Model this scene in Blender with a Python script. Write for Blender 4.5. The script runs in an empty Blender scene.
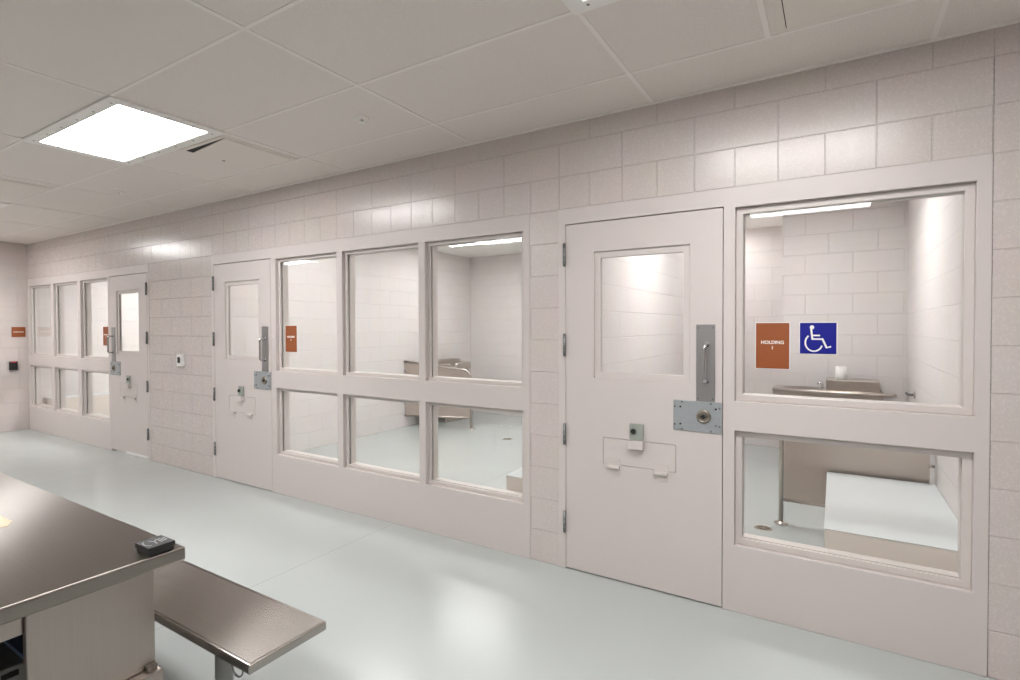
import bpy, bmesh, math, random
from mathutils import Vector, Matrix
random.seed(7)
S = bpy.context.scene
COL = S.collection
PI = math.pi

# ------------------------------------------------------------------ materials
def lin(c):
    return tuple(((v/255)/12.92 if v/255 <= .04045 else ((v/255+.055)/1.055)**2.4) for v in c) + (1,)

def new_mat(name):
    m = bpy.data.materials.new(name); m.use_nodes = True
    nt = m.node_tree
    return m, nt, nt.nodes['Principled BSDF']

def N(nt, kind, **kw):
    n = nt.nodes.new(kind)
    for k, v in kw.items():
        if k in n.inputs: n.inputs[k].default_value = v
        else: setattr(n, k, v)
    return n

def paint(name, col, rough=.4, noise=.0, scale=300, bump=.0, metal=0., spec=.5, var=0.):
    m, nt, b = new_mat(name)
    b.inputs['Base Color'].default_value = lin(col)
    b.inputs['Roughness'].default_value = rough
    b.inputs['Metallic'].default_value = metal
    b.inputs['Specular IOR Level'].default_value = spec
    if bump or var:
        tc = N(nt, 'ShaderNodeTexCoord')
        nz = N(nt, 'ShaderNodeTexNoise', Scale=scale, Detail=3.)
        nt.links.new(tc.outputs['Object'], nz.inputs['Vector'])
        if bump:
            bp = N(nt, 'ShaderNodeBump', Strength=bump, Distance=.002)
            nt.links.new(nz.outputs['Fac'], bp.inputs['Height'])
            nt.links.new(bp.outputs['Normal'], b.inputs['Normal'])
        if var:
            mx = N(nt, 'ShaderNodeMix', data_type='RGBA')
            c = lin(col)
            mx.inputs[6].default_value = tuple(v*(1-var) for v in c[:3])+(1,)
            mx.inputs[7].default_value = tuple(min(1, v*(1+var)) for v in c[:3])+(1,)
            nt.links.new(nz.outputs['Fac'], mx.inputs[0])
            nt.links.new(mx.outputs[2], b.inputs['Base Color'])
    return m

def block_mat(name, col, axis, phase=0., rough=.15, lintel=False):
    """painted concrete block, 16 x 8 inch, running bond; axis is the world axis the wall runs along"""
    m, nt, b = new_mat(name)
    L = nt.links.new
    tc = N(nt, 'ShaderNodeTexCoord')
    sp = N(nt, 'ShaderNodeSeparateXYZ'); L(tc.outputs['Object'], sp.inputs[0])
    def brick(bw, off, ph):
        ad = N(nt, 'ShaderNodeMath', operation='ADD'); ad.inputs[1].default_value = ph
        L(sp.outputs[axis], ad.inputs[0])
        cb = N(nt, 'ShaderNodeCombineXYZ'); L(ad.outputs[0], cb.inputs[0]); L(sp.outputs['Z'], cb.inputs[1])
        br = N(nt, 'ShaderNodeTexBrick', offset=off, offset_frequency=2, squash=1.)
        br.inputs['Scale'].default_value = 1
        br.inputs['Mortar Size'].default_value = .0036
        br.inputs['Mortar Smooth'].default_value = .6
        br.inputs['Brick Width'].default_value = bw
        br.inputs['Row Height'].default_value = .2032
        L(cb.outputs[0], br.inputs['Vector'])
        return br.outputs['Fac']
    fac = brick(.4064, .5, phase)
    if lintel:
        f2 = brick(.2032, 0., phase)
        a = N(nt, 'ShaderNodeMath', operation='GREATER_THAN'); a.inputs[1].default_value = 2.2352; L(sp.outputs['Z'], a.inputs[0])
        c = N(nt, 'ShaderNodeMath', operation='LESS_THAN'); c.inputs[1].default_value = 2.4385; L(sp.outputs['Z'], c.inputs[0])
        d = N(nt, 'ShaderNodeMath', operation='MULTIPLY'); L(a.outputs[0], d.inputs[0]); L(c.outputs[0], d.inputs[1])
        mx = N(nt, 'ShaderNodeMix', data_type='FLOAT'); L(d.outputs[0], mx.inputs[0]); L(fac, mx.inputs[2]); L(f2, mx.inputs[3])
        fac = mx.outputs[0]
    nz = N(nt, 'ShaderNodeTexNoise', Scale=100., Detail=4., Roughness=.7); L(tc.outputs['Object'], nz.inputs['Vector'])
    n2 = N(nt, 'ShaderNodeTexNoise', Scale=3., Detail=2.); L(tc.outputs['Object'], n2.inputs['Vector'])
    inv = N(nt, 'ShaderNodeMath', operation='SUBTRACT'); inv.inputs[0].default_value = 1; L(fac, inv.inputs[1])
    b1 = N(nt, 'ShaderNodeBump', Strength=.7, Distance=.005); L(inv.outputs[0], b1.inputs['Height'])
    b2 = N(nt, 'ShaderNodeBump', Strength=.36, Distance=.0014); L(nz.outputs['Fac'], b2.inputs['Height']); L(b1.outputs['Normal'], b2.inputs['Normal'])
    L(b2.outputs['Normal'], b.inputs['Normal'])
    cm = N(nt, 'ShaderNodeMix', data_type='RGBA')
    c = lin(col)
    cm.inputs[6].default_value = c
    cm.inputs[7].default_value = tuple(v*.955 for v in c[:3])+(1,)
    L(fac, cm.inputs[0]); 
    c2 = N(nt, 'ShaderNodeMix', data_type='RGBA', blend_type='MULTIPLY'); c2.inputs[0].default_value = .08
    L(cm.outputs[2], c2.inputs[6]); L(n2.outputs['Color'], c2.inputs[7])
    L(c2.outputs[2], b.inputs['Base Color'])
    n4 = N(nt, 'ShaderNodeTexNoise', Scale=110., Detail=2.); L(tc.outputs['Object'], n4.inputs['Vector'])
    mr = N(nt, 'ShaderNodeMapRange'); mr.inputs[1].default_value = .4; mr.inputs[2].default_value = .62
    mr.inputs[3].default_value = rough*.8; mr.inputs[4].default_value = rough*2.1
    L(n4.outputs['Fac'], mr.inputs[0]); L(mr.outputs[0], b.inputs['Roughness'])
    return m

def steel_mat(name, col=(178, 174, 168), rough=.3, axis='X', streak=.08, metal=1., aniso=0.):
    m, nt, b = new_mat(name); L = nt.links.new
    tc = N(nt, 'ShaderNodeTexCoord')
    mp = N(nt, 'ShaderNodeMapping')
    s = {'X': (1.2, 90, 90), 'Y': (90, 1.2, 90), 'Z': (90, 90, 1.2)}[axis]
    mp.inputs['Scale'].default_value = s
    L(tc.outputs['Object'], mp.inputs['Vector'])
    nz = N(nt, 'ShaderNodeTexNoise', Scale=3., Detail=5.); L(mp.outputs[0], nz.inputs['Vector'])
    n2 = N(nt, 'ShaderNodeTexNoise', Scale=4., Detail=1.); L(tc.outputs['Object'], n2.inputs['Vector'])
    c = lin(col)
    mx = N(nt, 'ShaderNodeMix', data_type='RGBA')
    mx.inputs[6].default_value = tuple(v*(1-streak*1.4) for v in c[:3])+(1,)
    mx.inputs[7].default_value = tuple(min(1, v*(1+streak)) for v in c[:3])+(1,)
    L(nz.outputs['Fac'], mx.inputs[0]); L(mx.outputs[2], b.inputs['Base Color'])
    mr = N(nt, 'ShaderNodeMapRange'); mr.inputs[3].default_value = rough*.92; mr.inputs[4].default_value = rough*1.08
    L(n2.outputs['Fac'], mr.inputs[0]); L(mr.outputs[0], b.inputs['Roughness'])
    bp = N(nt, 'ShaderNodeBump', Strength=0. if aniso else .03, Distance=.001); L(nz.outputs['Fac'], bp.inputs['Height']); L(bp.outputs['Normal'], b.inputs['Normal'])
    b.inputs['Metallic'].default_value = metal
    if aniso:
        b.inputs['Anisotropic'].default_value = aniso
        tv = N(nt, 'ShaderNodeCombineXYZ')      # highlights stretch across the grain
        tv.inputs[0].default_value = .01; tv.inputs[1].default_value = 1.; tv.inputs[2].default_value = .3
        L(tv.outputs[0], b.inputs['Tangent'])
    return m

def emit_mat(name, col, strength):
    m, nt, b = new_mat(name)
    b.inputs['Base Color'].default_value = (.8, .8, .8, 1)
    b.inputs['Emission Color'].default_value = col + (1,)
    b.inputs['Emission Strength'].default_value = strength
    return m

def glass_mat():
    m = bpy.data.materials.new('security_glass'); m.use_nodes = True
    nt = m.node_tree; nt.nodes.clear(); L = nt.links.new
    out = N(nt, 'ShaderNodeOutputMaterial')
    tr = N(nt, 'ShaderNodeBsdfTransparent'); tr.inputs[0].default_value = (.985, .99, .985, 1)
    gl = N(nt, 'ShaderNodeBsdfGlossy'); gl.inputs['Roughness'].default_value = 0.0
    lw = N(nt, 'ShaderNodeLayerWeight'); lw.inputs['Blend'].default_value = .5
    pw = N(nt, 'ShaderNodeMath', operation='POWER'); L(lw.outputs['Facing'], pw.inputs[0]); pw.inputs[1].default_value = 5.
    fr = N(nt, 'ShaderNodeMath', operation='MULTIPLY_ADD'); L(pw.outputs[0], fr.inputs[0]); fr.inputs[1].default_value = .96; fr.inputs[2].default_value = .035
    mx = N(nt, 'ShaderNodeMixShader')
    L(fr.outputs[0], mx.inputs[0]); L(tr.outputs[0], mx.inputs[1]); L(gl.outputs[0], mx.inputs[2]); L(mx.outputs[0], out.inputs['Surface'])
    return m

def floor_mat():
    m, nt, b = new_mat('grey_epoxy_floor'); L = nt.links.new
    tc = N(nt, 'ShaderNodeTexCoord')
    nz = N(nt, 'ShaderNodeTexNoise', Scale=1.3, Detail=5.); L(tc.outputs['Object'], nz.inputs['Vector'])
    n3 = N(nt, 'ShaderNodeTexNoise', Scale=40., Detail=3.); L(tc.outputs['Object'], n3.inputs['Vector'])
    c = lin(FLOOR)
    mx = N(nt, 'ShaderNodeMix', data_type='RGBA')
    mx.inputs[6].default_value = tuple(v*.95 for v in c[:3])+(1,); mx.inputs[7].default_value = tuple(v*1.05 for v in c[:3])+(1,)
    L(nz.outputs['Fac'], mx.inputs[0])
    sp = N(nt, 'ShaderNodeSeparateXYZ'); L(tc.outputs['Object'], sp.inputs[0])
    # saw-cut joints every 3.66 m across the corridor
    ad = N(nt, 'ShaderNodeMath', operation='ADD'); ad.inputs[1].default_value = 2.88 + 36.6; L(sp.outputs['X'], ad.inputs[0])
    pp = N(nt, 'ShaderNodeMath', operation='PINGPONG'); pp.inputs[1].default_value = 1.83; L(ad.outputs[0], pp.inputs[0])
    lt = N(nt, 'ShaderNodeMath', operation='LESS_THAN'); lt.inputs[1].default_value = .0022; L(pp.outputs[0], lt.inputs[0])
    m2 = N(nt, 'ShaderNodeMix', data_type='RGBA'); L(lt.outputs[0], m2.inputs[0]); L(mx.outputs[2], m2.inputs[6])
    m2.inputs[7].default_value = tuple(v*.72 for v in c[:3])+(1,)
    L(m2.outputs[2], b.inputs['Base Color'])
    mr = N(nt, 'ShaderNodeMapRange'); mr.inputs[3].default_value = .20; mr.inputs[4].default_value = .262
    L(nz.outputs['Fac'], mr.inputs[0]); L(mr.outputs[0], b.inputs['Roughness'])
    bp = N(nt, 'ShaderNodeBump', Strength=.05, Distance=.002); L(n3.outputs['Fac'], bp.inputs['Height']); L(bp.outputs['Normal'], b.inputs['Normal'])
    return m

def ceiling_mat():
    m, nt, b = new_mat('perforated_ceiling_tile'); L = nt.links.new
    tc = N(nt, 'ShaderNodeTexCoord')
    vo = N(nt, 'ShaderNodeTexVoronoi', Scale=140.); vo.inputs['Randomness'].default_value = .15
    L(tc.outputs['Object'], vo.inputs['Vector'])
    lt = N(nt, 'ShaderNodeMath', operation='LESS_THAN'); lt.inputs[1].default_value = .22; L(vo.outputs['Distance'], lt.inputs[0])
    c = lin(CEIL)
    mx = N(nt, 'ShaderNodeMix', data_type='RGBA'); L(lt.outputs[0], mx.inputs[0])
    mx.inputs[6].default_value = c; mx.inputs[7].default_value = tuple(v*.7 for v in c[:3])+(1,)
    L(mx.outputs[2], b.inputs['Base Color']); b.inputs['Roughness'].default_value = .6
    return m

WALL = (208, 198, 194); CELLW = (221, 215, 213); FRAME = (206, 197, 194); FLOOR = (179, 184, 182); CEIL = (230, 222, 216)
M = {
 'block_x': block_mat('block_wall_paint', WALL, 'X', phase=-.157+.4064*30+.2032, lintel=True),
 'block_y': block_mat('block_end_wall_paint', WALL, 'Y', phase=.1+4.064*10),
 'cell_x': block_mat('cell_block_paint', CELLW, 'X', phase=.06+.4064*40, rough=.5),
 'cell_y': block_mat('cell_block_side_paint', CELLW, 'Y', phase=.13+.4064*40, rough=.5),
 'frame': paint('frame_enamel', FRAME, .36, scale=60, bump=.03),
 'door': paint('door_enamel', (206, 197, 194), .36, scale=50, bump=.03),
 'bead': paint('bead_enamel', (207, 199, 195), .36, scale=60, bump=.03),
 'floor': floor_mat(), 'ceil': ceiling_mat(),
 'grid': paint('ceiling_grid_enamel', (238, 232, 227), .5),
 'hatch': paint('hatch_enamel', (228, 219, 211), .5),
 'trim': paint('fixture_enamel', (240, 236, 232), .45, scale=25, var=.03),
 'dark': paint('dark_gap', (30, 28, 27), .7),
 'black': paint('black_plastic', (20, 20, 21), .5),
 'black2': paint('black_plastic_base', (30, 30, 31), .5),
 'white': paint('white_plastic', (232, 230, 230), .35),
 'paper_white': paint('white_paper', (240, 238, 236), .8),
 'manila': paint('manila_card', (228, 205, 178), .7, scale=30, var=.04),
 'brown': paint('rust_brown_sign', (146, 78, 37), .45),
 'blue': paint('deep_blue_sign', (8, 18, 134), .35),
 'ink': paint('white_lettering', (244, 240, 236), .5),
 'grey_ink': paint('grey_lettering', (150, 150, 154), .5),
 'steel': steel_mat('stainless_steel', (142, 136, 129), .30, 'X', aniso=1.),
 'steel_y': steel_mat('stainless_steel_panel', (172, 163, 156), .36, 'Z', .05),
 'steel_bench': steel_mat('brushed_bench_steel', (172, 166, 161), .19, 'X', .12, aniso=1.),
 'steel_cell': steel_mat('cell_stainless', (192, 184, 177), .32, 'X', .06),
 'screen': steel_mat('privacy_screen_steel', (200, 188, 179), .45, 'Z', .05),
 'plate': steel_mat('pull_plate_steel', (164, 162, 162), .45, 'Z', .06, metal=.9),
 'galv': paint('galvanised_plate', (168, 173, 176), .42, metal=.45, scale=70, var=.12),
 'galv2': paint('galvanised_green_plate', (164, 170, 162), .45, metal=.35, scale=90, var=.15),
 'chrome': steel_mat('satin_chrome', (205, 206, 208), .18, 'Z', .03),
 'bronze': paint('key_cylinder_metal', (150, 142, 132), .35, metal=.9),
 'hinge': paint('hinge_steel', (128, 130, 130), .4, metal=.75),
 'slab': paint('bench_top_coating', (206, 211, 212), .3, scale=20, var=.02),
 'slab_face': paint('bench_face_paint', (226, 216, 207), .45),
 'drain': paint('drain_grate', (120, 108, 92), .45, metal=.6),
 'leg': paint('painted_leg_steel', (146, 147, 143), .45, metal=.35),
 'case_grey': paint('grey_case', (150, 150, 144), .5, scale=40, var=.08),
 'case_blue': paint('blue_case', (120, 146, 184), .5),
 'red': paint('red_indicator', (190, 40, 60), .4),
 'lens': emit_mat('ceiling_light_lens', (1., .99, .985), 25.),
 'cell_lens': emit_mat('cell_light_lens', (1., .99, .985), 25.),
 'cell_lens_dim': emit_mat('cell_light_lens_dim', (1., .99, .985), 15.5),
 'glass': glass_mat(),
}

# ------------------------------------------------------------------ mesh helpers
class MB:
    def __init__(self): self.bm = bmesh.new()
    def box(self, x0, x1, y0, y1, z0, z1):
        v = [self.bm.verts.new((x, y, z)) for x in (x0, x1) for y in (y0, y1) for z in (z0, z1)]
        for f in ((0,1,3,2),(4,6,7,5),(0,4,5,1),(2,3,7,6),(0,2,6,4),(1,5,7,3)):
            self.bm.faces.new([v[i] for i in f])
        return self
    def cyl(self, p0, p1, r, n=20, r2=None):
        return self.tube([p0, p1], r, n, r2)
    def tube(self, pts, r, n=12, r2=None):
        pts = [Vector(p) for p in pts]; rings = []
        t = (pts[1]-pts[0]).normalized()
        a = t.orthogonal().normalized(); b = t.cross(a)
        for i, p in enumerate(pts):
            if i == 0: d = pts[1]-p
            elif i == len(pts)-1: d = p-pts[i-1]
            else: d = (pts[i+1]-p).normalized()+(p-pts[i-1]).normalized()
            d.normalize()
            a = (a-d*a.dot(d)).normalized(); b = d.cross(a)
            rr = r if r2 is None else r+(r2-r)*i/(len(pts)-1)
            rings.append([self.bm.verts.new(p+(a*math.cos(2*PI*k/n)+b*math.sin(2*PI*k/n))*rr) for k in range(n)])
        for A, B in zip(rings, rings[1:]):
            for k in range(n):
                self.bm.faces.new((A[k], A[(k+1)%n], B[(k+1)%n], B[k])).smooth = True
        self.bm.faces.new(rings[0][::-1]); self.bm.faces.new(rings[-1])
        return self
    def plate(self, xs, zs, holes, y0, y1, axis='Y'):
        """solid plate spanning a grid, with rectangular holes, as one connected mesh"""
        holes = [(max(h[0], min(xs)), min(h[1], max(xs)), max(h[2], min(zs)), min(h[3], max(zs))) for h in holes]
        xs = sorted(set(round(x, 5) for x in xs) | {round(h[i], 5) for h in holes for i in (0, 1)})
        zs = sorted(set(round(z, 5) for z in zs) | {round(h[i], 5) for h in holes for i in (2, 3)})
        def solid(i, j):
            if not (0 <= i < len(xs)-1 and 0 <= j < len(zs)-1): return False
            cx, cz = (xs[i]+xs[i+1])/2, (zs[j]+zs[j+1])/2
            return not any(h[0] < cx < h[1] and h[2] < cz < h[3] for h in holes)
        cache = {}
        def V(i, j, s):
            k = (i, j, s)
            if k not in cache:
                y = (y0, y1)[s]
                co = (xs[i], y, zs[j]) if axis == 'Y' else ((y, xs[i], zs[j]) if axis == 'X' else (xs[i], zs[j], y))
                cache[k] = self.bm.verts.new(co)
            return cache[k]
        F = self.bm.faces.new
        for i in range(len(xs)-1):
            for j in range(len(zs)-1):
                if not solid(i, j): continue
                F((V(i,j,0), V(i+1,j,0), V(i+1,j+1,0), V(i,j+1,0)))
                F((V(i,j,1), V(i,j+1,1), V(i+1,j+1,1), V(i+1,j,1)))
                if not solid(i-1, j): F((V(i,j,0), V(i,j+1,0), V(i,j+1,1), V(i,j,1)))
                if not solid(i+1, j): F((V(i+1,j,0), V(i+1,j,1), V(i+1,j+1,1), V(i+1,j+1,0)))
                if not solid(i, j-1): F((V(i,j,0), V(i,j,1), V(i+1,j,1), V(i+1,j,0)))
                if not solid(i, j+1): F((V(i,j+1,0), V(i+1,j+1,0), V(i+1,j+1,1), V(i,j+1,1)))
        return self
    def ring(self, x0, x1, z0, z1, inset, y0, y1, axis='Y'):
        return self.plate([x0, x1], [z0, z1], [(x0+inset, x1-inset, z0+inset, z1-inset)], y0, y1, axis)
    def lathe(self, prof, c, n=24, axis='Z'):
        rings = []
        for r, h in prof:
            ring = []
            for k in range(n):
                a = 2*PI*k/n; u, w = r*math.cos(a), r*math.sin(a)
                co = {'Z': (u, w, h), 'Y': (u, h, w), 'X': (h, u, w)}[axis]
                ring.append(self.bm.verts.new((co[0]+c[0], co[1]+c[1], co[2]+c[2])))
            rings.append(ring)
        for A, B in zip(rings, rings[1:]):
            for k in range(n):
                self.bm.faces.new((A[k], A[(k+1)%n], B[(k+1)%n], B[k])).smooth = True
        self.bm.faces.new(rings[0][::-1]); self.bm.faces.new(rings[-1])
        return self
    def prism(self, pts, h0, h1, axis='Y'):
        """closed outline pts (u, v) extruded along axis"""
        def co(u, v, h): return {'Y': (u, h, v), 'X': (h, u, v), 'Z': (u, v, h)}[axis]
        A = [self.bm.verts.new(co(u, v, h0)) for u, v in pts]; B = [self.bm.verts.new(co(u, v, h1)) for u, v in pts]
        n = len(pts)
        self.bm.faces.new(A); self.bm.faces.new(B[::-1])
        for k in range(n): self.bm.faces.new((A[k], B[k], B[(k+1)%n], A[(k+1)%n]))
        return self
    def ribbon(self, pts, w, h0, h1, axis='Y', closed=False):
        """flat stroke of width w along pts"""
        P = [Vector(p) for p in pts]; Lf, Rt = [], []
        for i, p in enumerate(P):
            d = (P[min(i+1, len(P)-1)]-P[max(i-1, 0)]).normalized(); nrm = Vector((-d.y, d.x))
            k = 1.
            if 0 < i < len(P)-1:
                d1 = (P[i]-P[i-1]).normalized(); c = max(.5, abs(nrm.dot(Vector((-d1.y, d1.x))))); k = 1/c
            Lf.append(p+nrm*w/2*k); Rt.append(p-nrm*w/2*k)
        return self.prism([tuple(v) for v in Lf+Rt[::-1]], h0, h1, axis)
    def build(self, name, mat, parent=None, bevel=0., seg=2, base=None):
        bm = self.bm
        bmesh.ops.recalc_face_normals(bm, faces=bm.faces)
        if base is None and parent is not None: base = parent.location
        if base is not None: bmesh.ops.translate(bm, verts=bm.verts, vec=-Vector(base))
        me = bpy.data.meshes.new(name); bm.to_mesh(me); bm.free()
        me.materials.append(M[mat] if isinstance(mat, str) else mat)
        o = bpy.data.objects.new(name, me); COL.objects.link(o)
        if parent is not None: o.parent = parent
        elif base is not None: o.location = base
        if bevel:
            b = o.modifiers.new('bevel', 'BEVEL'); b.width = bevel; b.segments = seg; b.limit_method = 'ANGLE'; b.angle_limit = math.radians(50)
            b.harden_normals = False
        return o

def tag(o, label=None, cat=None, group=None, kind=None):
    if label: o['label'] = label
    if cat: o['category'] = cat
    if group: o['group'] = group
    if kind: o['kind'] = kind
    return o
def empty(name, loc, label=None, cat=None, group=None, kind=None):
    o = bpy.data.objects.new(name, None); COL.objects.link(o); o.location = loc
    o.empty_display_size = .1
    return tag(o, label, cat, group, kind)
def sub(mb, name, mat, parent, top, **kw):
    """part of a part: mesh coordinates are world, TOP is the thing at the root"""
    o = mb.build(name, mat, None, base=top.location, **kw)
    o.location = (0, 0, 0); o.parent = parent
    return o

def text_mesh(s, size, name, mat, parent, origin, ex=.0008, top=None, facing='Y', spacing=1.0):
    cu = bpy.data.curves.new('lettering', 'FONT'); cu.body = s; cu.size = size; cu.extrude = ex
    cu.align_x = 'CENTER'; cu.align_y = 'CENTER'; cu.space_character = spacing
    cu.offset = .0004
    t = bpy.data.objects.new('lettering', cu); COL.objects.link(t)
    bpy.context.view_layer.update()
    dg = bpy.context.evaluated_depsgraph_get()
    me = bpy.data.meshes.new_from_object(t.evaluated_get(dg))
    bpy.data.objects.remove(t)
    rot = Matrix.Rotation(PI/2, 4, 'X')
    if facing == 'X': rot = Matrix.Rotation(PI/2, 4, 'Z') @ rot
    me.transform(Matrix.Translation(Vector(origin)-Vector((top or parent).location)) @ rot)
    me.materials.clear(); me.materials.append(M[mat]); me.name = name
    o = bpy.data.objects.new(name, me); COL.objects.link(o); o.parent = parent
    return o

# ------------------------------------------------------------------ room shell
H = 2.766
T = .12                                   # thickness of the holding-room wall
XL, XR, YB = -10.29, 3.2, -6.6
FR = {1: (-1.475, .563), 2: (-5.352, -1.68), 3: (-10.25, -6.62)}
FT = 2.2352
mb = MB().box(XL-.2, XR+.2, YB-.2, 5., -.1, 0)
tag(mb.build('floor', 'floor'), 'pale grey glossy epoxy floor', kind='structure')
mb = MB().plate([XL, .5635], [0, H], [(a, b+.0005, -1, FT) for a, b in FR.values()], .003, T)
tag(mb.build('wall_front', 'block_x'), 'painted block wall holding the doors and windows', kind='structure')
mb = MB().plate([.5645, XR], [0, H], [], .003, T)
tag(mb.build('wall_front', 'block_x'), 'painted block wall at the right edge beside the largest window', kind='structure')
mb = MB().box(XL-.1, XL, YB, .003, 0, H)
tag(mb.build('wall_left', 'block_y', bevel=0), 'short painted block end wall at far left', kind='structure')
tag(MB().box(XR, XR+.1, YB, T, 0, H).build('wall_right', 'block_y'), kind='structure')
tag(MB().box(XL-.1, XR+.1, YB-.1, YB, 0, H).build('wall_back', 'block_x'), kind='structure')

# ceiling: tiles, lay-in grid, openings for the light fixtures and hatches
GX = [-.881+1.2385*k for k in range(-9, 4)]
GY = [-.41-.6235*k for k in range(0, 10)]
LIGHTS = [(GX[i], GX[i+1], -1.655, -1.035) for i in (6, 9, 2)]
LIGHTS += [(GX[i], GX[i+1], -3.72, -3.10) for i in (9, 6, 2)]
LIGHTS = [l for l in LIGHTS if l[0] > XL-.01 and l[1] < XR]
ceil_b = MB().plate([XL-.1, XR+.1], [YB-.1, .0], [(a+.02, b-.02, c+.02, d-.02) for a, b, c, d in LIGHTS], H, H+.02, 'Z')
ceiling = tag(ceil_b.build('ceiling', 'ceil'), 'suspended metal tile ceiling', kind='structure')
g = MB()
def covered(x, y):
    return any(a+.005 < x < b-.005 and c+.005 < y < d-.005 for a, b, c, d in LIGHTS)
bx = []
for x in GX:
    if x < XL or x > XR: continue
    g.box(x-.011, x+.011, YB, -.001, H-.0035, H+.004)
for y in GY:
    segs = []; x = XL
    for a, b, c, d in sorted(l for l in LIGHTS if l[2]+.01 < y < l[3]-.01):
        segs.append((x, a)); x = b
    segs.append((x, XR))
    for a, b in segs: g.box(a, b, y-.009, y+.009, H-.0025, H+.004)
g.box(-.256-.011, -.256+.011, -1.03, -.41, H-.0035, H+.004)
g.box(XL, XR, -.018, .002, H-.008, H+.004)          # wall angle
gr = g.build('ceiling_grid', 'grid'); gr.parent = ceiling; gr['kind'] = 'structure'

# ------------------------------------------------------------------ ceiling lights
def ceiling_light(a, b, c, d, label, lens='lens', z=H, group=None, trim=.052):
    t = empty('ceiling_light', ((a+b)/2, (c+d)/2, z), label, 'ceiling light', group)
    fr = MB().ring(a-.018, b+.018, c-.012, d+.012, trim+.02, z-.013, z+.003, 'Z').build('fixture_frame', 'trim', t, bevel=.004)
    MB().box(a+.05, b-.05, c+.05, d-.05, z-.004, z+.002).build('lens', lens, t)
    for k in range(6):
        x = a+.06+(b-a-.12)*k/5
        for y in (c+.03, d-.03):
            sub(MB().cyl((x, y, z-.0135), (x, y, z-.011), .007, 10), 'screw', 'hinge', fr, t)
    for k in range(1, 4):
        y = c+.03+(d-c-.06)*k/4
        for x in (a+.03, b-.03):
            sub(MB().cyl((x, y, z-.0135), (x, y, z-.011), .007, 10), 'screw', 'hinge', fr, t)
    return t
for l in LIGHTS:
    x0 = round(l[0], 1); y0 = l[2]
    if abs(l[0]-GX[6]) < .01 and y0 > -2: lb = 'large glowing rectangular ceiling light at upper left beside a ceiling hatch'
    elif abs(l[0]-GX[9]) < .01 and y0 > -2: lb = 'ceiling light cut off by the top edge, only a white corner showing'
    elif abs(l[0]-GX[2]) < .01: lb = 'far ceiling light beyond the left edge, near the short end wall'
    elif y0 > -2: lb = 'farthest ceiling light, next to the short end wall'
    elif y0 > -4: lb = 'ceiling light overhead behind the viewpoint, mirrored in the window glass'
    else: lb = 'ceiling light behind the viewpoint, near the back wall'
    ceiling_light(*l, lb, group='recessed ceiling lights')

def hatch(x0, x1, y0, y1, label, gap=.012, lock=None):
    t = empty('ceiling_hatch', ((x0+x1)/2, (y0+y1)/2, H), label, 'ceiling hatch', 'ceiling hatches')
    MB().ring(x0, x1, y0, y1, .03, H-.005, H-.0005, 'Z').build('hatch_frame', 'hatch', t, bevel=.001)
    MB().box(x0+.026, x1-.026, y0+.026, y1-.026, H-.0018, H-.0006).build('gap_shadow_recess', 'dark', t)
    MB().prism([(x0+.034, y0+.032+gap), (x1-.034, y0+.034), (x1-.034, y1-.034), (x0+.034, y1-.034)], H-.0075, H-.001, 'Z').build('hatch_door', 'hatch', t, bevel=.002)
    if lock:
        MB().cyl((lock[0], lock[1], H-.010), (lock[0], lock[1], H-.006), .011, 14).build('lock', 'bronze', t)
    return t
hatch(-3.955, -3.415, -1.0, -.43, 'square metal ceiling hatch with a dark gap beside the large glowing light', .05, (-3.905, -.705))
hatch(-.215, .335, -1.0, -.425, 'ceiling hatch above the largest window, cut by the top edge', .002)
hatch(-6.50, -5.97, -1.6, -1.06, 'ceiling hatch at the left edge beyond the large glowing light', .002)

vx0, vx1, vy0, vy1 = GX[4]-.645, GX[4]-.02, -1.64, -1.05
t = empty('ceiling_vent', ((vx0+vx1)/2, -1.345, H), 'white ceiling air vent just peeking in at the left edge', 'air vent')
MB().ring(vx0, vx1, vy0, vy1, .05, H-.010, H-.0005, 'Z').build('vent_frame', 'trim', t, bevel=.003)
MB().box(vx0+.045, vx1-.045, vy0+.045, vy1-.045, H-.003, H-.001).build('backing', 'trim', t)
for k in range(9):
    yy = vy0+.075+k*(vy1-vy0-.15)/8
    MB().box(vx0+.048, vx1-.048, yy-.016, yy+.016, H-.0085, H-.006).build('slat', 'trim', t)

def sprinkler(x, y, label):
    t = empty('sprinkler_head', (x, y, H), label, 'sprinkler', 'ceiling sprinklers')
    MB().lathe([(.043, 0), (.043, -.004), (.036, -.010), (.026, -.012)], (x, y, H)).build('escutcheon', 'trim', t)
    MB().lathe([(.010, -.008), (.010, -.022), (.020, -.024), (.020, -.027)], (x, y, H), 16).build('deflector', 'trim', t)
sprinkler(-2.43, -.72, 'small round sprinkler in the ceiling above the three-bay middle window')
sprinkler(-5.63, -.69, 'small round sprinkler in the ceiling beyond the large glowing light')

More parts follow.
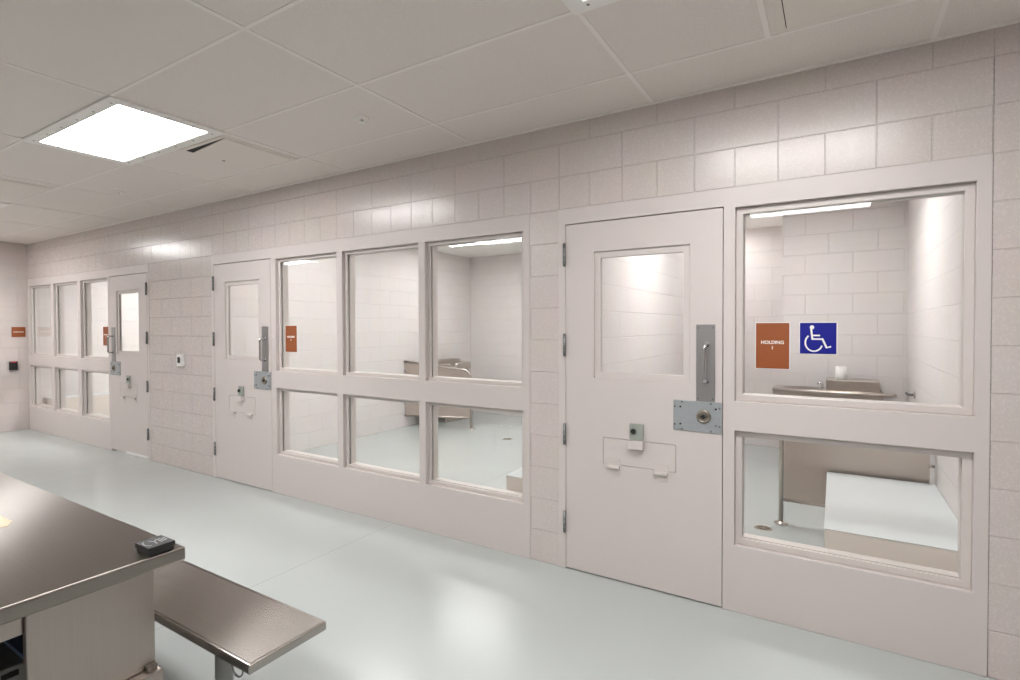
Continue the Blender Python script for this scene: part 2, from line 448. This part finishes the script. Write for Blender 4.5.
# ------------------------------------------------------------------ window frames
UZ, LZ = (1.115, 2.129), (.353, .959)
DO = {1: (-1.4255, -.5055), 2: (-5.3045, -4.3845), 3: (-7.5865, -6.6665)}
BAYS = {1: [(-.448, .512)], 2: [(-4.314, -3.503), (-3.438, -2.619), (-2.558, -1.73)],
        3: [(-10.2, -9.398), (-9.306, -8.527), (-8.428, -7.639)]}
WL = {1: 'largest single-bay interior window at the right, with a steel fixture behind it',
      2: 'three-bay interior window between the middle and right doors',
      3: 'far three-bay interior window at the left end of the wall'}
for n in (1, 2, 3):
    a, b = FR[n]
    w = empty('window_%d' % n, ((a+b)/2, 0, 0), WL[n], 'window', kind='structure')
    d = DO[n]
    holes = [(d[0], d[1], -1, 2.140)]
    for x0, x1 in BAYS[n]:
        holes += [(x0, x1)+UZ, (x0, x1)+LZ]
    MB().plate([a, b], [0, FT], holes, 0, T).build('window_frame', 'frame', w, bevel=.0025)
    # door stop behind the leaf
    MB().plate([d[0], d[1]], [.0, 2.14], [(d[0]+.016, d[1]-.016, -1, 2.124)], .05, .085).build('door_stop', 'frame', w)
    ins = .034 if n == 1 else .026
    for x0, x1 in BAYS[n]:
        for z0, z1 in (UZ, LZ):
            bd = MB().ring(x0, x1, z0, z1, ins, .030, .044).build('glazing_bead', 'bead', w, bevel=.003)
            st = MB().ring(x0, x1, z0, z1, ins, .058, T-.004).build('glazing_stop', 'bead', w, bevel=.002)
            MB().box(x0+.008, x1-.008, .0455, .0565, z0+.008, z1-.008).build('pane', 'glass', w)
            if n < 3:
                k = 7 if n == 1 else 5
                for q in range(k):
                    zz = z0+.03+(z1-z0-.06)*q/(k-1)
                    for xx in (x0+.009, x1-.009):
                        sub(MB().cyl((xx, .0275, zz), (xx, .031, zz), .0055, 8), 'screw', 'bead', bd, w)
                if n == 1:
                    for q in range(1, 7):
                        xx = x0+.03+(x1-x0-.06)*q/7
                        sub(MB().cyl((xx, .0275, z0+.009), (xx, .031, z0+.009), .0055, 8), 'screw', 'bead', bd, w)

# ------------------------------------------------------------------ doors
DL = {1: 'nearest steel cell door beside the largest window, hinged at its left',
      2: 'middle steel cell door left of the three-bay window with the brown sign',
      3: 'far steel cell door whose hinges are on its right'}
def make_door(n, fx, mirror):
    """fx maps the x of the nearest door to this door"""
    def bxs(mb, x0, x1, y0, y1, z0, z1):
        p, q = sorted((fx(x0), fx(x1))); return mb.box(p, q, y0, y1, z0, z1)
    def rect(x0, x1, z0, z1):
        p, q = sorted((fx(x0), fx(x1))); return (p, q, z0, z1)
    c = fx(-.9655)
    d = empty('door_%d' % n, (c, 0, .01), DL[n], 'door', kind='structure')
    lite = rect(-1.237, -.677, 1.198, 1.957); port = rect(-1.179, -.750, .692, .848)
    l, r = sorted((fx(-1.422), fx(-.509)))
    zb = .022 if n == 3 else .008
    leaf = MB().plate([l, r], [zb, 2.134], [lite, port], 0, .045).build('door_leaf', 'door', d, bevel=.0015)
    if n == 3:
        bxs(MB(), -1.422, -.90, -.008, .0, .010, .036).build('door_foot_strip', 'white', d, bevel=.002)  # white strip along the hinge side of the far door's foot
    rg = MB().ring(*lite, .038, .012, .019).build('glazing_bead', 'bead', d, bevel=.002)
    MB().ring(*lite, .038, .030, .042).build('glazing_stop', 'bead', d, bevel=.002)
    MB().box(lite[0]+.01, lite[1]-.01, .0195, .0295, lite[2]+.01, lite[3]-.01).build('pane', 'glass', d)
    for q in range(5):
        zz = lite[2]+.08+(lite[3]-lite[2]-.16)*q/4
        for xx in (lite[0]+.01, lite[1]-.01):
            sub(MB().cyl((xx, .0095, zz), (xx, .0125, zz), .005, 8), 'screw', 'bead', rg, d)
    # food port
    fl = MB().box(port[0]+.0025, port[1]-.0025, .0005, .032, port[2]+.0025, port[3]-.0025).build('food_port_flap', 'door', d, bevel=.001)
    MB().box(port[0]+.0005, port[1]-.0005, .036, .044, port[2]+.0005, port[3]-.0005).build('food_port_backing', 'dark', d)
    lk = bxs(MB(), -1.012, -.930, -.014, .0, .853, .946).build('food_port_lock', 'galv2', d, bevel=.002)
    x = fx(-.988)
    sub(MB().cyl((x, -.026, .903), (x, -.012, .903), .013, 16), 'key_cylinder', 'dark', lk, d)
    sub(MB().cyl((x, -.018, .903), (x, -.0135, .903), .018, 16), 'cylinder_collar', 'hinge', lk, d)
    kp = bxs(MB(), -1.018, -.928, -.034, .0, .802, .852).build('flap_keeper', 'door', d, bevel=.004)
    for h0 in (-1.152, -.872):
        hb = MB(); bxs(hb, h0, h0+.080, -.003, .0005, .690, .728)
        ho = hb.build('flap_hinge', 'bead', d, bevel=.001)
        sub(bxs(MB(), h0, h0+.080, -.022, .0, .671, .691), 'hinge_knuckle', 'bead', ho, d, bevel=.004)
        sub(bxs(MB(), h0+.004, h0+.080, -.004, .0, .634, .668), 'hinge_plate', 'bead', ho, d, bevel=.001)
        for dx in (.02, .06):
            for zz in (.715, .651):
                sub(MB().cyl((fx(h0+dx), -.0055, zz), (fx(h0+dx), -.0025, zz), .0055, 8), 'screw', 'bead', ho, d)
    # pull plate with handle
    pp = bxs(MB(), -.643, -.545, -.004, .0, 1.103, 1.518).build('pull_plate', 'plate', d, bevel=.001)
    hx = fx(-.588)
    pts = [(hx, -.002, 1.410)]
    for k in range(7):
        a = PI/2*k/6; pts.append((hx, -.040-.018*math.sin(a)+.0, 1.410-.018*(1-math.cos(a))))
    for k in range(7):
        a = PI/2*k/6; pts.append((hx, -.058+.018*(1-math.cos(a)), 1.228-.018*math.sin(a)))
    pts.append((hx, -.002, 1.210))
    sub(MB().tube(pts, .0095, 14), 'pull_handle', 'chrome', pp, d)
    for zz in (1.410, 1.210):
        sub(MB().cyl((hx, -.010, zz), (hx, -.003, zz), .014, 16), 'handle_rose', 'chrome', pp, d)
    for xx, zz in ((-.632, 1.50), (-.556, 1.50), (-.632, 1.118), (-.556, 1.118)):
        sub(MB().cyl((fx(xx), -.0055, zz), (fx(xx), -.003, zz), .0045, 8), 'screw', 'hinge', pp, d)
    # jamb lock
    lo = bxs(MB(), -.764, -.510, -.006, .0, .935, 1.102).build('lock_case', 'galv', d, bevel=.0015)
    kx = fx(-.602)
    sub(MB().lathe([(.038, -.004), (.038, -.010), (.033, -.016), (.026, -.016), (.024, -.013), (.0, -.013)][:5], (kx, 0, 1.020), 28, 'Y'), 'key_cylinder', 'bronze', lo, d)
    sub(MB().box(kx-.015, kx+.015, -.0185, -.012, 1.016, 1.024), 'keyhole', 'dark', lo, d)
    sub(MB().box(kx-.006, kx+.006, -.0188, -.012, 1.010, 1.030), 'keyhole', 'dark', lo, d)
    for xx, zz, rr, mt in ((-.755, 1.066, .006, 'hinge'), (-.725, 1.066, .0055, 'dark'), (-.755, .968, .006, 'hinge'), (-.725, .972, .0055, 'dark'), (-.716, .945, .006, 'hinge'), (-.716, 1.093, .006, 'hinge'),
                       (-.565, 1.092, .006, 'hinge'), (-.540, 1.065, .0055, 'dark'), (-.522, 1.070, .006, 'hinge'), (-.540, .975, .0055, 'hinge'), (-.522, .972, .006, 'hinge'), (-.565, .944, .006, 'hinge')):
        sub(MB().cyl((fx(xx), -.0085, zz), (fx(xx), -.005, zz), rr, 10), 'screw', mt, lo, d)
    for z0, z1 in ((1.885, 2.020), (1.330, 1.462), (.780, .905), (.232, .358)):
        hx2 = fx(-1.4285)
        hg = MB().cyl((hx2, -.0095, z0), (hx2, -.0095, z1), .0095, 14).build('hinge', 'hinge', d)
        for zz in (z0, z1):
            sub(MB().cyl((hx2, -.0095, zz-.004), (hx2, -.0095, zz+.004), .007, 10), 'hinge_tip', 'hinge', hg, d)
        for q in (.25, .5, .75):
            zz = z0+(z1-z0)*q
            sub(MB().cyl((hx2, -.0095, zz-.0025), (hx2, -.0095, zz+.0025), .0103, 14), 'hinge_knuckle', 'plate', hg, d)
    return d
make_door(1, lambda x: x, False)
make_door(2, lambda x: x-3.879, False)
make_door(3, lambda x: -8.092-x, True)

# ------------------------------------------------------------------ holding rooms
CH = 2.74
C1 = (-1.47, .575); C2 = (-5.55, -1.60); C3 = (-10.285, -5.68)
BK = {1: 4.35, 2: 4.75, 3: 4.35}
def wall(name, mat, *b, label=None):
    return tag(MB().box(*b).build(name, mat), label, kind='structure')
wall('wall_cell_right', 'cell_y', C1[1], C1[1]+.12, T, 5, 0, CH, label='white block side wall inside the right holding room')
wall('wall_cell_left', 'cell_y', C2[1], C1[0], T, 5, 0, CH, label='white block partition seen through the nearest door')
wall('wall_cell_divider', 'cell_y', C3[1], C2[0], T, 5, 0, CH, label='white block side wall inside the middle holding room')
wall('wall_cell_end', 'cell_y', C3[0]-.12, C3[0], T, 5, 0, CH, label='white block side wall inside the far holding room')
wall('wall_cell_back', 'cell_x', C1[0], -.474, BK[1], BK[1]+.12, 0, CH, label='white block back wall in the right holding room')
wall('wall_cell_chase', 'cell_x', -.474, C1[1], 3.23, 5, 0, CH, label='white block projecting wall behind the steel basin unit')
wall('wall_cell_back', 'cell_x', C2[0], C2[1], BK[2], BK[2]+.12, 0, CH, label='white block back wall in the middle holding room')
wall('wall_cell_back', 'cell_x', C3[0], C3[1], BK[3], BK[3]+.12, 0, CH, label='white block back wall in the far holding room')
M['cell_ceil'] = paint('cell_ceiling_paint', (232, 230, 226), .6)
tag(MB().box(XL-.2, XR, T, 5, CH, CH+.05).build('ceiling_cell', 'cell_ceil'), kind='structure')
for xc, yc, lb in ((-1.2, 3.7, 'added unseen ceiling light brightening the recess of the right holding room'), (-.52, 1.75, 'front ceiling light inside the right holding room'),
               (-4.4, 1.2, 'front left ceiling light inside the middle holding room'), (-2.6, 1.2, 'front right ceiling light inside the middle holding room'),
               (-4.4, 3.2, 'back left ceiling light inside the middle holding room'), (-2.6, 3.2, 'back right ceiling light inside the middle holding room'),
               (-9.1, 1.6, 'left ceiling light inside the far holding room'), (-7.1, 1.6, 'right ceiling light inside the far holding room'), (-8.0, 3.2, 'back ceiling light inside the far holding room')):
    hw, hd = (.22, .45) if xc == -1.2 else (.61, .305)  # the narrow one is an unseen lamp, added to brighten the recess
    ceiling_light(xc-hw, xc+hw, yc-hd, yc+hd, lb, 'cell_lens' if xc > -1. or xc < -6 else 'cell_lens_dim', CH-.006, 'holding room ceiling lights')

def cell_bench(x0, x1, y0, y1, label, h=.45):
    t = empty('concrete_bench', ((x0+x1)/2, (y0+y1)/2, 0), label, 'bench', 'built-in holding room benches')
    MB().box(x0+.004, x1, y0+.004, y1, 0, h-.004).build('bench_base', 'slab_face', t, bevel=.004)
    MB().box(x0, x1, y0, y1, h-.004, h).build('bench_top', 'slab', t, bevel=.0015)
cell_bench(-.045, C1[1]-.002, .222, 1.495, 'built-in bench with pale grey top behind the lower right window')
cell_bench(-2.0, C2[1]-.002, .212, 1.5, 'built-in bench corner at the lower right of the three-bay middle window')
cell_bench(C3[0]+.002, -9.9, .2, 1.5, 'built-in bench glimpsed in the lower left bay of the far window')

def drain(x, y, label):
    t = empty('floor_drain', (x, y, 0), label, 'floor drain', 'round floor drains')
    MB().lathe([(.062, 0), (.062, .003), (.054, .004), (.053, .0025)], (x, y, 0), 28).build('drain_rim', 'steel_cell', t)
    g = MB().lathe([(.053, .0), (.053, .0027)], (x, y, 0), 28).build('drain_grate', 'drain', t)
    for k in range(6):
        a = k*PI/3
        sub(MB().cyl((x+.03*math.cos(a), y+.03*math.sin(a), .002), (x+.03*math.cos(a), y+.03*math.sin(a), .0032), .008, 10), 'drain_hole', 'dark', g, t)
drain(-.449, 1.363, 'round metal floor drain behind the lower right window')
drain(-3.751, 3.065, 'round metal floor drain in the middle holding room')

# ---- right holding room: modesty screen
t = empty('modesty_screen', (-.345, 1.54, 0), 'tall stainless steel privacy screen standing behind the pale bench at lower right', 'privacy screen', 'stainless privacy screens')
Y = 1.54
def bend(xp, sgn, ztop, r, Y, xend, zend=None):
    pts = [(xp, Y, .008), (xp, Y, ztop-r)]
    for k in range(1, 9):
        a = PI/2*k/8; pts.append((xp+sgn*r*(1-math.cos(a)), Y, ztop-r+r*math.sin(a)))
    pts.append((xend, Y, zend if zend else ztop)); return pts
MB().tube(bend(-.345, 1, .955, .10, Y, .572), .0165, 14).build('tube_frame', 'steel_cell', t)
MB().lathe([(.045, 0), (.045, .006), (.028, .010), (.024, .018)], (-.345, Y, 0), 24).build('floor_flange', 'steel_cell', t)
MB().tube([(-.345, Y, .185), (.572, Y, .185)], .0125, 14).build('bottom_rail', 'steel_cell', t)
MB().plate([-.325, .548], [.195, .935], [(-2, -.29, .90, 2)], Y-.004, Y+.004).build('screen_panel', 'screen', t)
for zz in (.36, .56, .82):
    MB().cyl((.54, Y, zz), (.573, Y, zz), .011, 12).build('wall_clip', 'steel_cell', t)

# ---- right holding room: basin and toilet unit against the projecting wall
Yb = 3.228
zt = .925
def fixture(name, xl, xr, yf, yb, zt, label, box, sgn=1):
    t = empty(name, ((xl+xr)/2, yb, 0), label, 'basin and toilet unit', 'stainless basin and toilet units')
    cx = xl+(xr-xl)*.27 if sgn > 0 else xr-(xr-xl)*.27
    MB().box(xl+.15, xr-.03, yf+.05, yb, 0.0, zt-.11).build('cabinet', 'steel_cell', t, bevel=.01)
    # deck with a round basin opening
    n = 28; bm = MB(); b = bm.bm
    cy = (yf+yb)/2+.0; rx, ry = .16, min(.15, (yb-yf)/2-.035)
    out, inn, low = [], [], []
    x1, x2 = xl, xr
    for k in range(n):
        a = 2*PI*k/n; c, s = math.cos(a), math.sin(a)
        ex = ((x2-cx) if c > 0 else (cx-x1)); ey = (yb-cy)
        m = min(ex/abs(c) if abs(c) > 1e-6 else 9, ey/abs(s) if abs(s) > 1e-6 else 9)
        out.append(b.verts.new((cx+c*m, cy+s*m, zt))); inn.append(b.verts.new((cx+c*rx, cy+s*ry, zt))); low.append(b.verts.new((cx+c*rx*.6, cy+s*ry*.6, zt-.1)))
    for k in range(n):
        j = (k+1) % n
        b.faces.new((out[k], out[j], inn[j], inn[k])); b.faces.new((inn[k], inn[j], low[j], low[k])).smooth = True
    b.faces.new(low)
    bm.build('basin_deck', 'steel_cell', t)
    MB().ring(xl, xr, yf, yb, .012, zt-.11, zt-.001, 'Z').build('deck_skirt', 'steel_cell', t, bevel=.003)
    # rounded front rail
    MB().tube([(xl, yf-.008, zt-.012), (xr+.05, yf-.008, zt-.012), (xr+.075, yf+.004, zt-.012), (xr+.085, yf+.03, zt-.012), (xr+.085, yf+.12, zt-.012)], .016, 14).build('front_rail', 'steel_cell', t)
    bx0, bx1, bz = box
    MB().box(bx0, bx1, yf+.02, yb-.05, zt-.02, bz).build('raised_cabinet', 'steel_cell', t, bevel=.006)
    MB().tube([(bx0-.03, cy, zt), (bx0-.03, cy, zt+.045), (bx0-.05, cy, zt+.058), (bx0-.075, cy, zt+.05)], .011, 12).build('bubbler_spout', 'chrome', t)
    # toilet bowl under the raised cabinet, projecting forward
    bxm = (bx0+bx1)/2
    bo = MB().lathe([(.10, 0), (.11, .05), (.13, .22), (.175, .36), (.19, .40), (.17, .405), (.12, .33), (.03, .25)], (bxm, yf-.10, 0), 28).build('toilet_bowl', 'steel_cell', t)
    return t
fixture('basin_toilet_unit', -.525, .375, 2.86, Yb, .892, 'stainless basin and toilet unit behind the upper right window, white roll on top', (-.075, .35, 1.0))
RX, RY, RZ = .05, 3.0, 1.0
t = empty('paper_roll', (RX, RY, RZ), 'white paper roll standing on the steel cabinet behind the upper right window', 'paper roll')
MB().lathe([(.046, 0), (.0475, .003), (.0475, .117), (.046, .12), (.021, .12), (.021, .06)], (RX, RY, RZ+.0005), 28).build('roll', 'paper_white', t)
MB().lathe([(.0205, .055), (.0205, .119), (.0185, .119), (.0185, .055)], (RX, RY, RZ+.0005), 20).build('core', 'manila', t)
t = empty('wall_hook', (.573, 2.6, .93), 'small dark steel fitting on the side wall right of the basin unit', 'wall fitting')
MB().lathe([(.030, .0), (.030, -.008), (.022, -.012)], (.574, 2.6, .925), 20, 'X').build('wall_plate', 'steel_cell', t)
MB().tube([(.566, 2.6, .925), (.535, 2.6, .925), (.52, 2.6, .93), (.512, 2.6, .945)], .010, 12).build('hook_arm', 'hinge', t)

# ---- middle holding room: modesty screen and unit
t = empty('modesty_screen', (-4.55, 3.36, 0), 'stainless privacy screen with a rounded corner seen through the middle window', 'privacy screen', 'stainless privacy screens')
P0, P1 = Vector((-4.55, 3.36)), Vector((-5.545, 3.02))
D = (P1-P0).normalized(); LN = (P1-P0).length
def at(s, z): p = P0+D*s; return (p.x, p.y, z)
prof = [(0, .008), (0, .74)]
for k in range(1, 10):
    a = PI/2*k/9; prof.append((.14*(1-math.cos(a)), .74+.14*math.sin(a)))
prof.append((LN, .99))
MB().tube([at(s, z) for s, z in prof], .019, 14).build('tube_frame', 'steel_cell', t)
MB().lathe([(.05, 0), (.05, .008), (.03, .012), (.026, .02)], (-4.55, 3.36, 0), 24).build('floor_flange', 'steel_cell', t)
MB().tube([at(0, .17), at(LN, .17)], .013, 12).build('bottom_rail', 'steel_cell', t)
pm = MB(); b = pm.bm; nrm = Vector((-D.y, D.x))*.003
ol = [(.02, .18)]+[(s+.015, z-.01) for s, z in prof[1:-1]]+[(LN-.01, .975), (LN-.01, .18)]
A = [b.verts.new((P0.x+D.x*s+nrm.x, P0.y+D.y*s+nrm.y, z)) for s, z in ol]; B = [b.verts.new((P0.x+D.x*s-nrm.x, P0.y+D.y*s-nrm.y, z)) for s, z in ol]
b.faces.new(A); b.faces.new(B[::-1])
for k in range(len(ol)): b.faces.new((A[k], B[k], B[(k+1)%len(ol)], A[(k+1)%len(ol)]))
pm.build('screen_panel', 'screen', t)
for zz in (.35, .6, .85):
    MB().cyl(at(LN-.05, zz), at(LN+.003, zz), .011, 12).build('wall_clip', 'steel_cell', t)
fixture('basin_toilet_unit', -5.545, -5.16, 3.52, 4.2, .93, 'stainless basin and toilet unit behind the rounded privacy screen', (-5.54, -5.34, .985), -1)

# ------------------------------------------------------------------ signs
YG = .0455
def k_(v, c=0.): return c+(v-c)*(3.0+YG)/3.0
def holding_sign(x0, x1, digit, label):
    z0, z1 = 1.290, 1.524
    t = empty('room_sign', ((x0+x1)/2, YG, z0), label, 'sign', 'brown room signs')
    MB().box(x0-.004, x1+.004, YG-.0014, YG-.0002, z0-.004, z1+.004).build('backing', 'white', t)
    MB().box(x0, x1, YG-.0045, YG-.0014, z0, z1).build('sign_face', 'brown', t, bevel=.0008)
    cx = (x0+x1)/2
    text_mesh('HOLDING', .0235, 'lettering', 'ink', t, (cx, YG-.005, z0+.134), .0006)
    text_mesh(digit, .0235, 'lettering', 'ink', t, (cx, YG-.005, z0+.106), .0006)
holding_sign(-.352, -.198, '1', 'brown HOLDING 1 sign on the largest window, beside the blue sign')
holding_sign(-4.232, -4.078, '2', 'brown HOLDING 2 sign in the three-bay middle window')
holding_sign(-7.885, -7.731, '3', 'brown sign on the far window, partly behind the far door pull')

x0, x1, z0, z1 = -.151, .005, 1.371, 1.524
t = empty('accessible_sign', ((x0+x1)/2, YG, z0), 'blue square sign with a white wheelchair symbol on the largest window', 'sign')
MB().box(x0-.004, x1+.004, YG-.0014, YG-.0002, z0-.004, z1+.004).build('backing', 'white', t)
MB().box(x0, x1, YG-.0045, YG-.0014, z0, z1).build('sign_face', 'blue', t, bevel=.0008)
def sg(px, py): return (x0+(px-388)/224*(x1-x0), z1-(py-90)/190*(z1-z0))
ya, yb2 = YG-.0056, YG-.0044
sy = MB()
c = sg(463, 118); sy.prism([(c[0]+.0098*math.cos(2*PI*k/20), c[1]+.0098*math.sin(2*PI*k/20)) for k in range(20)], ya, yb2)
sym = sy.build('symbol_head', 'ink', t)
s2 = MB()
s2.ribbon([sg(458, 126), sg(466, 190), sg(528, 190), sg(553, 242), sg(580, 235)], .0085, ya, yb2)
s2.build('symbol_body', 'ink', t)
MB().ribbon([sg(462, 168), sg(513, 168)], .0075, ya, yb2).build('symbol_arm', 'ink', t)
wc = (475, 212)
MB().ribbon([sg(wc[0]+53*math.cos(a), wc[1]-53*math.sin(a)) for a in [math.radians(128+k*(340-128)/24) for k in range(25)]], .0075, ya, yb2).build('symbol_wheel', 'ink', t)

# end wall plaque and reader
t = empty('wall_plaque', (XL, -.10, 1.379), 'brown plaque with a white line of lettering on the far end wall', 'sign')
MB().box(XL+.0003, XL+.006, -.178, -.022, 1.380, 1.528).build('sign_face', 'brown', t, bevel=.001)
yy = -.158
for w in (.010, .008, .012, .008, .010, .006, .012, .010, .008, .010):
    MB().box(XL+.005, XL+.007, yy, yy+w-.002, 1.449, 1.460).build('lettering', 'ink', t); yy += .0117
t = empty('card_reader', (XL, -.168, .893), 'small black card reader with a red light on the far end wall', 'card reader')
MB().box(XL-.003, XL+.03, -.214, -.122, .893, 1.022).build('body', 'black', t, bevel=.006)
MB().box(XL+.024, XL+.033, -.200, -.136, 1.006, 1.020).build('indicator', 'red', t, bevel=.001)
t = empty('call_station', (-5.93, 0, 1.10), 'small white wall unit with a dark display between far and middle doors', 'wall control')
MB().box(-5.985, -5.865, -.030, .006, 1.097, 1.226).build('housing', 'white', t, bevel=.012, seg=3)
MB().box(-5.957, -5.908, -.033, -.028, 1.135, 1.198).build('display', 'black', t, bevel=.002)

# ------------------------------------------------------------------ steel table and bench
TZ = .76
tb = empty('steel_table', (-2.9, -2.4, 0), 'large stainless steel table at lower left with a rolled edge', 'table')
MB().box(-3.95, -1.890, -2.86, -2.036, TZ-.047, TZ).build('tabletop', 'steel', tb, bevel=.007, seg=3)
MB().box(-1.965, -1.935, -2.447, -2.115, .377, TZ-.046).build('end_panel', 'steel_y', tb, bevel=.004)
MB().box(-3.85, -1.966, -2.135, -2.117, .377, TZ-.046).build('back_panel', 'steel_y', tb, bevel=.002)
MB().box(-3.85, -3.82, -2.80, -2.136, .377, TZ-.046).build('end_panel', 'steel_y', tb, bevel=.004)
MB().box(-3.88, -1.955, -2.80, -2.448, TZ-.120, TZ-.046).build('apron', 'steel_y', tb, bevel=.003)
MB().box(-3.88, -1.897, -2.80, -2.108, .330, .376).build('lower_shelf', 'steel_y', tb, bevel=.005)
MB().box(-1.936, -1.915, -2.150, -2.118, .375, .392).build('shelf_clip', 'steel', tb, bevel=.002)
for x in (-2.3, -3.5):
    for y in (-2.25, -2.65):
        MB().cyl((x, y, 0), (x, y, .331), .03, 18).build('leg', 'leg', tb)

bn = empty('steel_bench', (-2.6, -1.87, 0), 'long brushed steel bench seat fixed to the floor beside the table', 'bench')
MB().box(-3.9, -1.555, -2.021, -1.724, .418, .45).build('seat', 'steel_bench', bn, bevel=.004, seg=3)
MB().ring(-3.892, -1.563, -2.013, -1.732, .0025, .4496, .4512, 'Z').build('seat_rim', 'steel', bn)
for x in (-1.955, -3.6):
    lg = MB().cyl((x, -1.87, .008), (x, -1.87, .420), .031, 24).build('leg', 'leg', bn)
    sub(MB().lathe([(.07, 0), (.07, .006), (.04, .012), (.033, .016)], (x, -1.87, 0), 24), 'floor_flange', 'leg', lg, bn)
pts = [(-1.640+.030*math.cos(a), -2.008, .410+.030*math.sin(a)) for a in [math.radians(160+k*(380-160)/16) for k in range(17)]]
MB().tube(pts, .003, 8).build('restraint_ring', 'hinge', bn)

# small black device on the table corner
cx, cy = -1.947, -2.106
dv = empty('handheld_device', (cx, cy, TZ), 'small black box with grey markings on the steel table corner', 'black box')
MB().box(cx-.043, cx+.043, cy-.038, cy+.038, TZ+.0005, TZ+.013).build('base', 'black2', dv, bevel=.001)
tp = MB().box(cx-.046, cx+.046, cy-.041, cy+.041, TZ+.0125, TZ+.028).build('lid', 'black', dv, bevel=.0012)
zt2 = (TZ+.0279, TZ+.0285)
def mk(*uv): return [(cx-v, cy+u) for u, v in uv]      # lettering runs along y, its top towards -x
for p, w in ((mk(*[(-.020+.014*math.cos(a), .027*math.sin(a)) for a in [math.radians(100+k*16) for k in range(11)]]), .004),
             (mk((-.012, .020), (-.002, .002), (-.004, -.022)), .004), (mk((-.002, .002), (.010, .016)), .004),
             (mk((.012, -.020), (.012, .020)), .0035), (mk((.019, -.016), (.019, .020)), .0035), (mk((.026, -.018), (.026, .014)), .0035), (mk((.033, -.010), (.033, .020)), .003)):
    sub(MB().ribbon(p, w, *zt2, 'Z'), 'marking', 'grey_ink', tp, dv)

# manila sheet, equipment under the table
pa = MB().prism([(-2.655, -2.29), (-2.712, -2.262), (-2.99, -2.27), (-3.0, -2.49), (-2.76, -2.50)], TZ+.0004, TZ+.0016, 'Z').build('paper_sheet', 'manila')
tag(pa, 'beige paper sheet lying on the steel table at the left edge', 'paper')
eq = empty('equipment_case', (-2.3, -2.62, .376), 'grey and blue equipment case on the shelf under the steel table', 'equipment case')
MB().box(-2.75, -2.10, -2.74, -2.30, .3765, .490).build('body', 'case_grey', eq, bevel=.006)
MB().box(-2.5, -2.105, -2.405, -2.305, .4895, .503).build('lid', 'case_blue', eq, bevel=.004)
for k in range(3):
    MB().box(-2.102, -2.095, -2.70+.12*k, -2.66+.12*k, .462, .478).build('slot', 'dark', eq)
MB().box(-2.102, -2.094, -2.73, -2.31, .425, .434).build('slot', 'dark', eq)
MB().box(-2.102, -2.094, -2.73, -2.31, .400, .410).build('slot', 'dark', eq)

# ------------------------------------------------------------------ camera, world, colour
cam = bpy.data.cameras.new('camera'); co = bpy.data.objects.new('camera', cam); COL.objects.link(co)
f, yaw, pitch, roll = 531.546, 31.6701, -.9191, -.16709
d, h, cx, cy = 2.99678, 1.50804, 507.446, 335.428
y, p, r = map(math.radians, (yaw, pitch, roll))
fw = Vector((-math.sin(y)*math.cos(p), math.cos(y)*math.cos(p), math.sin(p)))
rt = Vector((math.cos(y), math.sin(y), 0)); up = rt.cross(fw)
rt2 = rt*math.cos(r)+up*math.sin(r); up2 = up*math.cos(r)-rt*math.sin(r)
mw = Matrix((( rt2.x, up2.x, -fw.x, 0), (rt2.y, up2.y, -fw.y, -d), (rt2.z, up2.z, -fw.z, h), (0, 0, 0, 1)))
co.matrix_world = mw
cam.sensor_width = 36; cam.lens = f/1020*36
cam.shift_x = (510-cx)/1020; cam.shift_y = -(340-cy)/1020
cam.clip_start = .02
S.camera = co
w = bpy.data.worlds.new('world'); S.world = w; w.use_nodes = True
w.node_tree.nodes['Background'].inputs[0].default_value = (.8, .82, .85, 1)
w.node_tree.nodes['Background'].inputs[1].default_value = .02
vs = S.view_settings
vs.view_transform = 'Standard'; vs.look = 'None'; vs.gamma = 1; vs.use_curve_mapping = False
vs.exposure = 0.0
S.cycles.max_bounces = 10; S.cycles.diffuse_bounces = 6; S.cycles.glossy_bounces = 5; S.cycles.transparent_max_bounces = 16
S.cycles.sample_clamp_indirect = 6
S.cycles.caustics_reflective = False; S.cycles.caustics_refractive = False
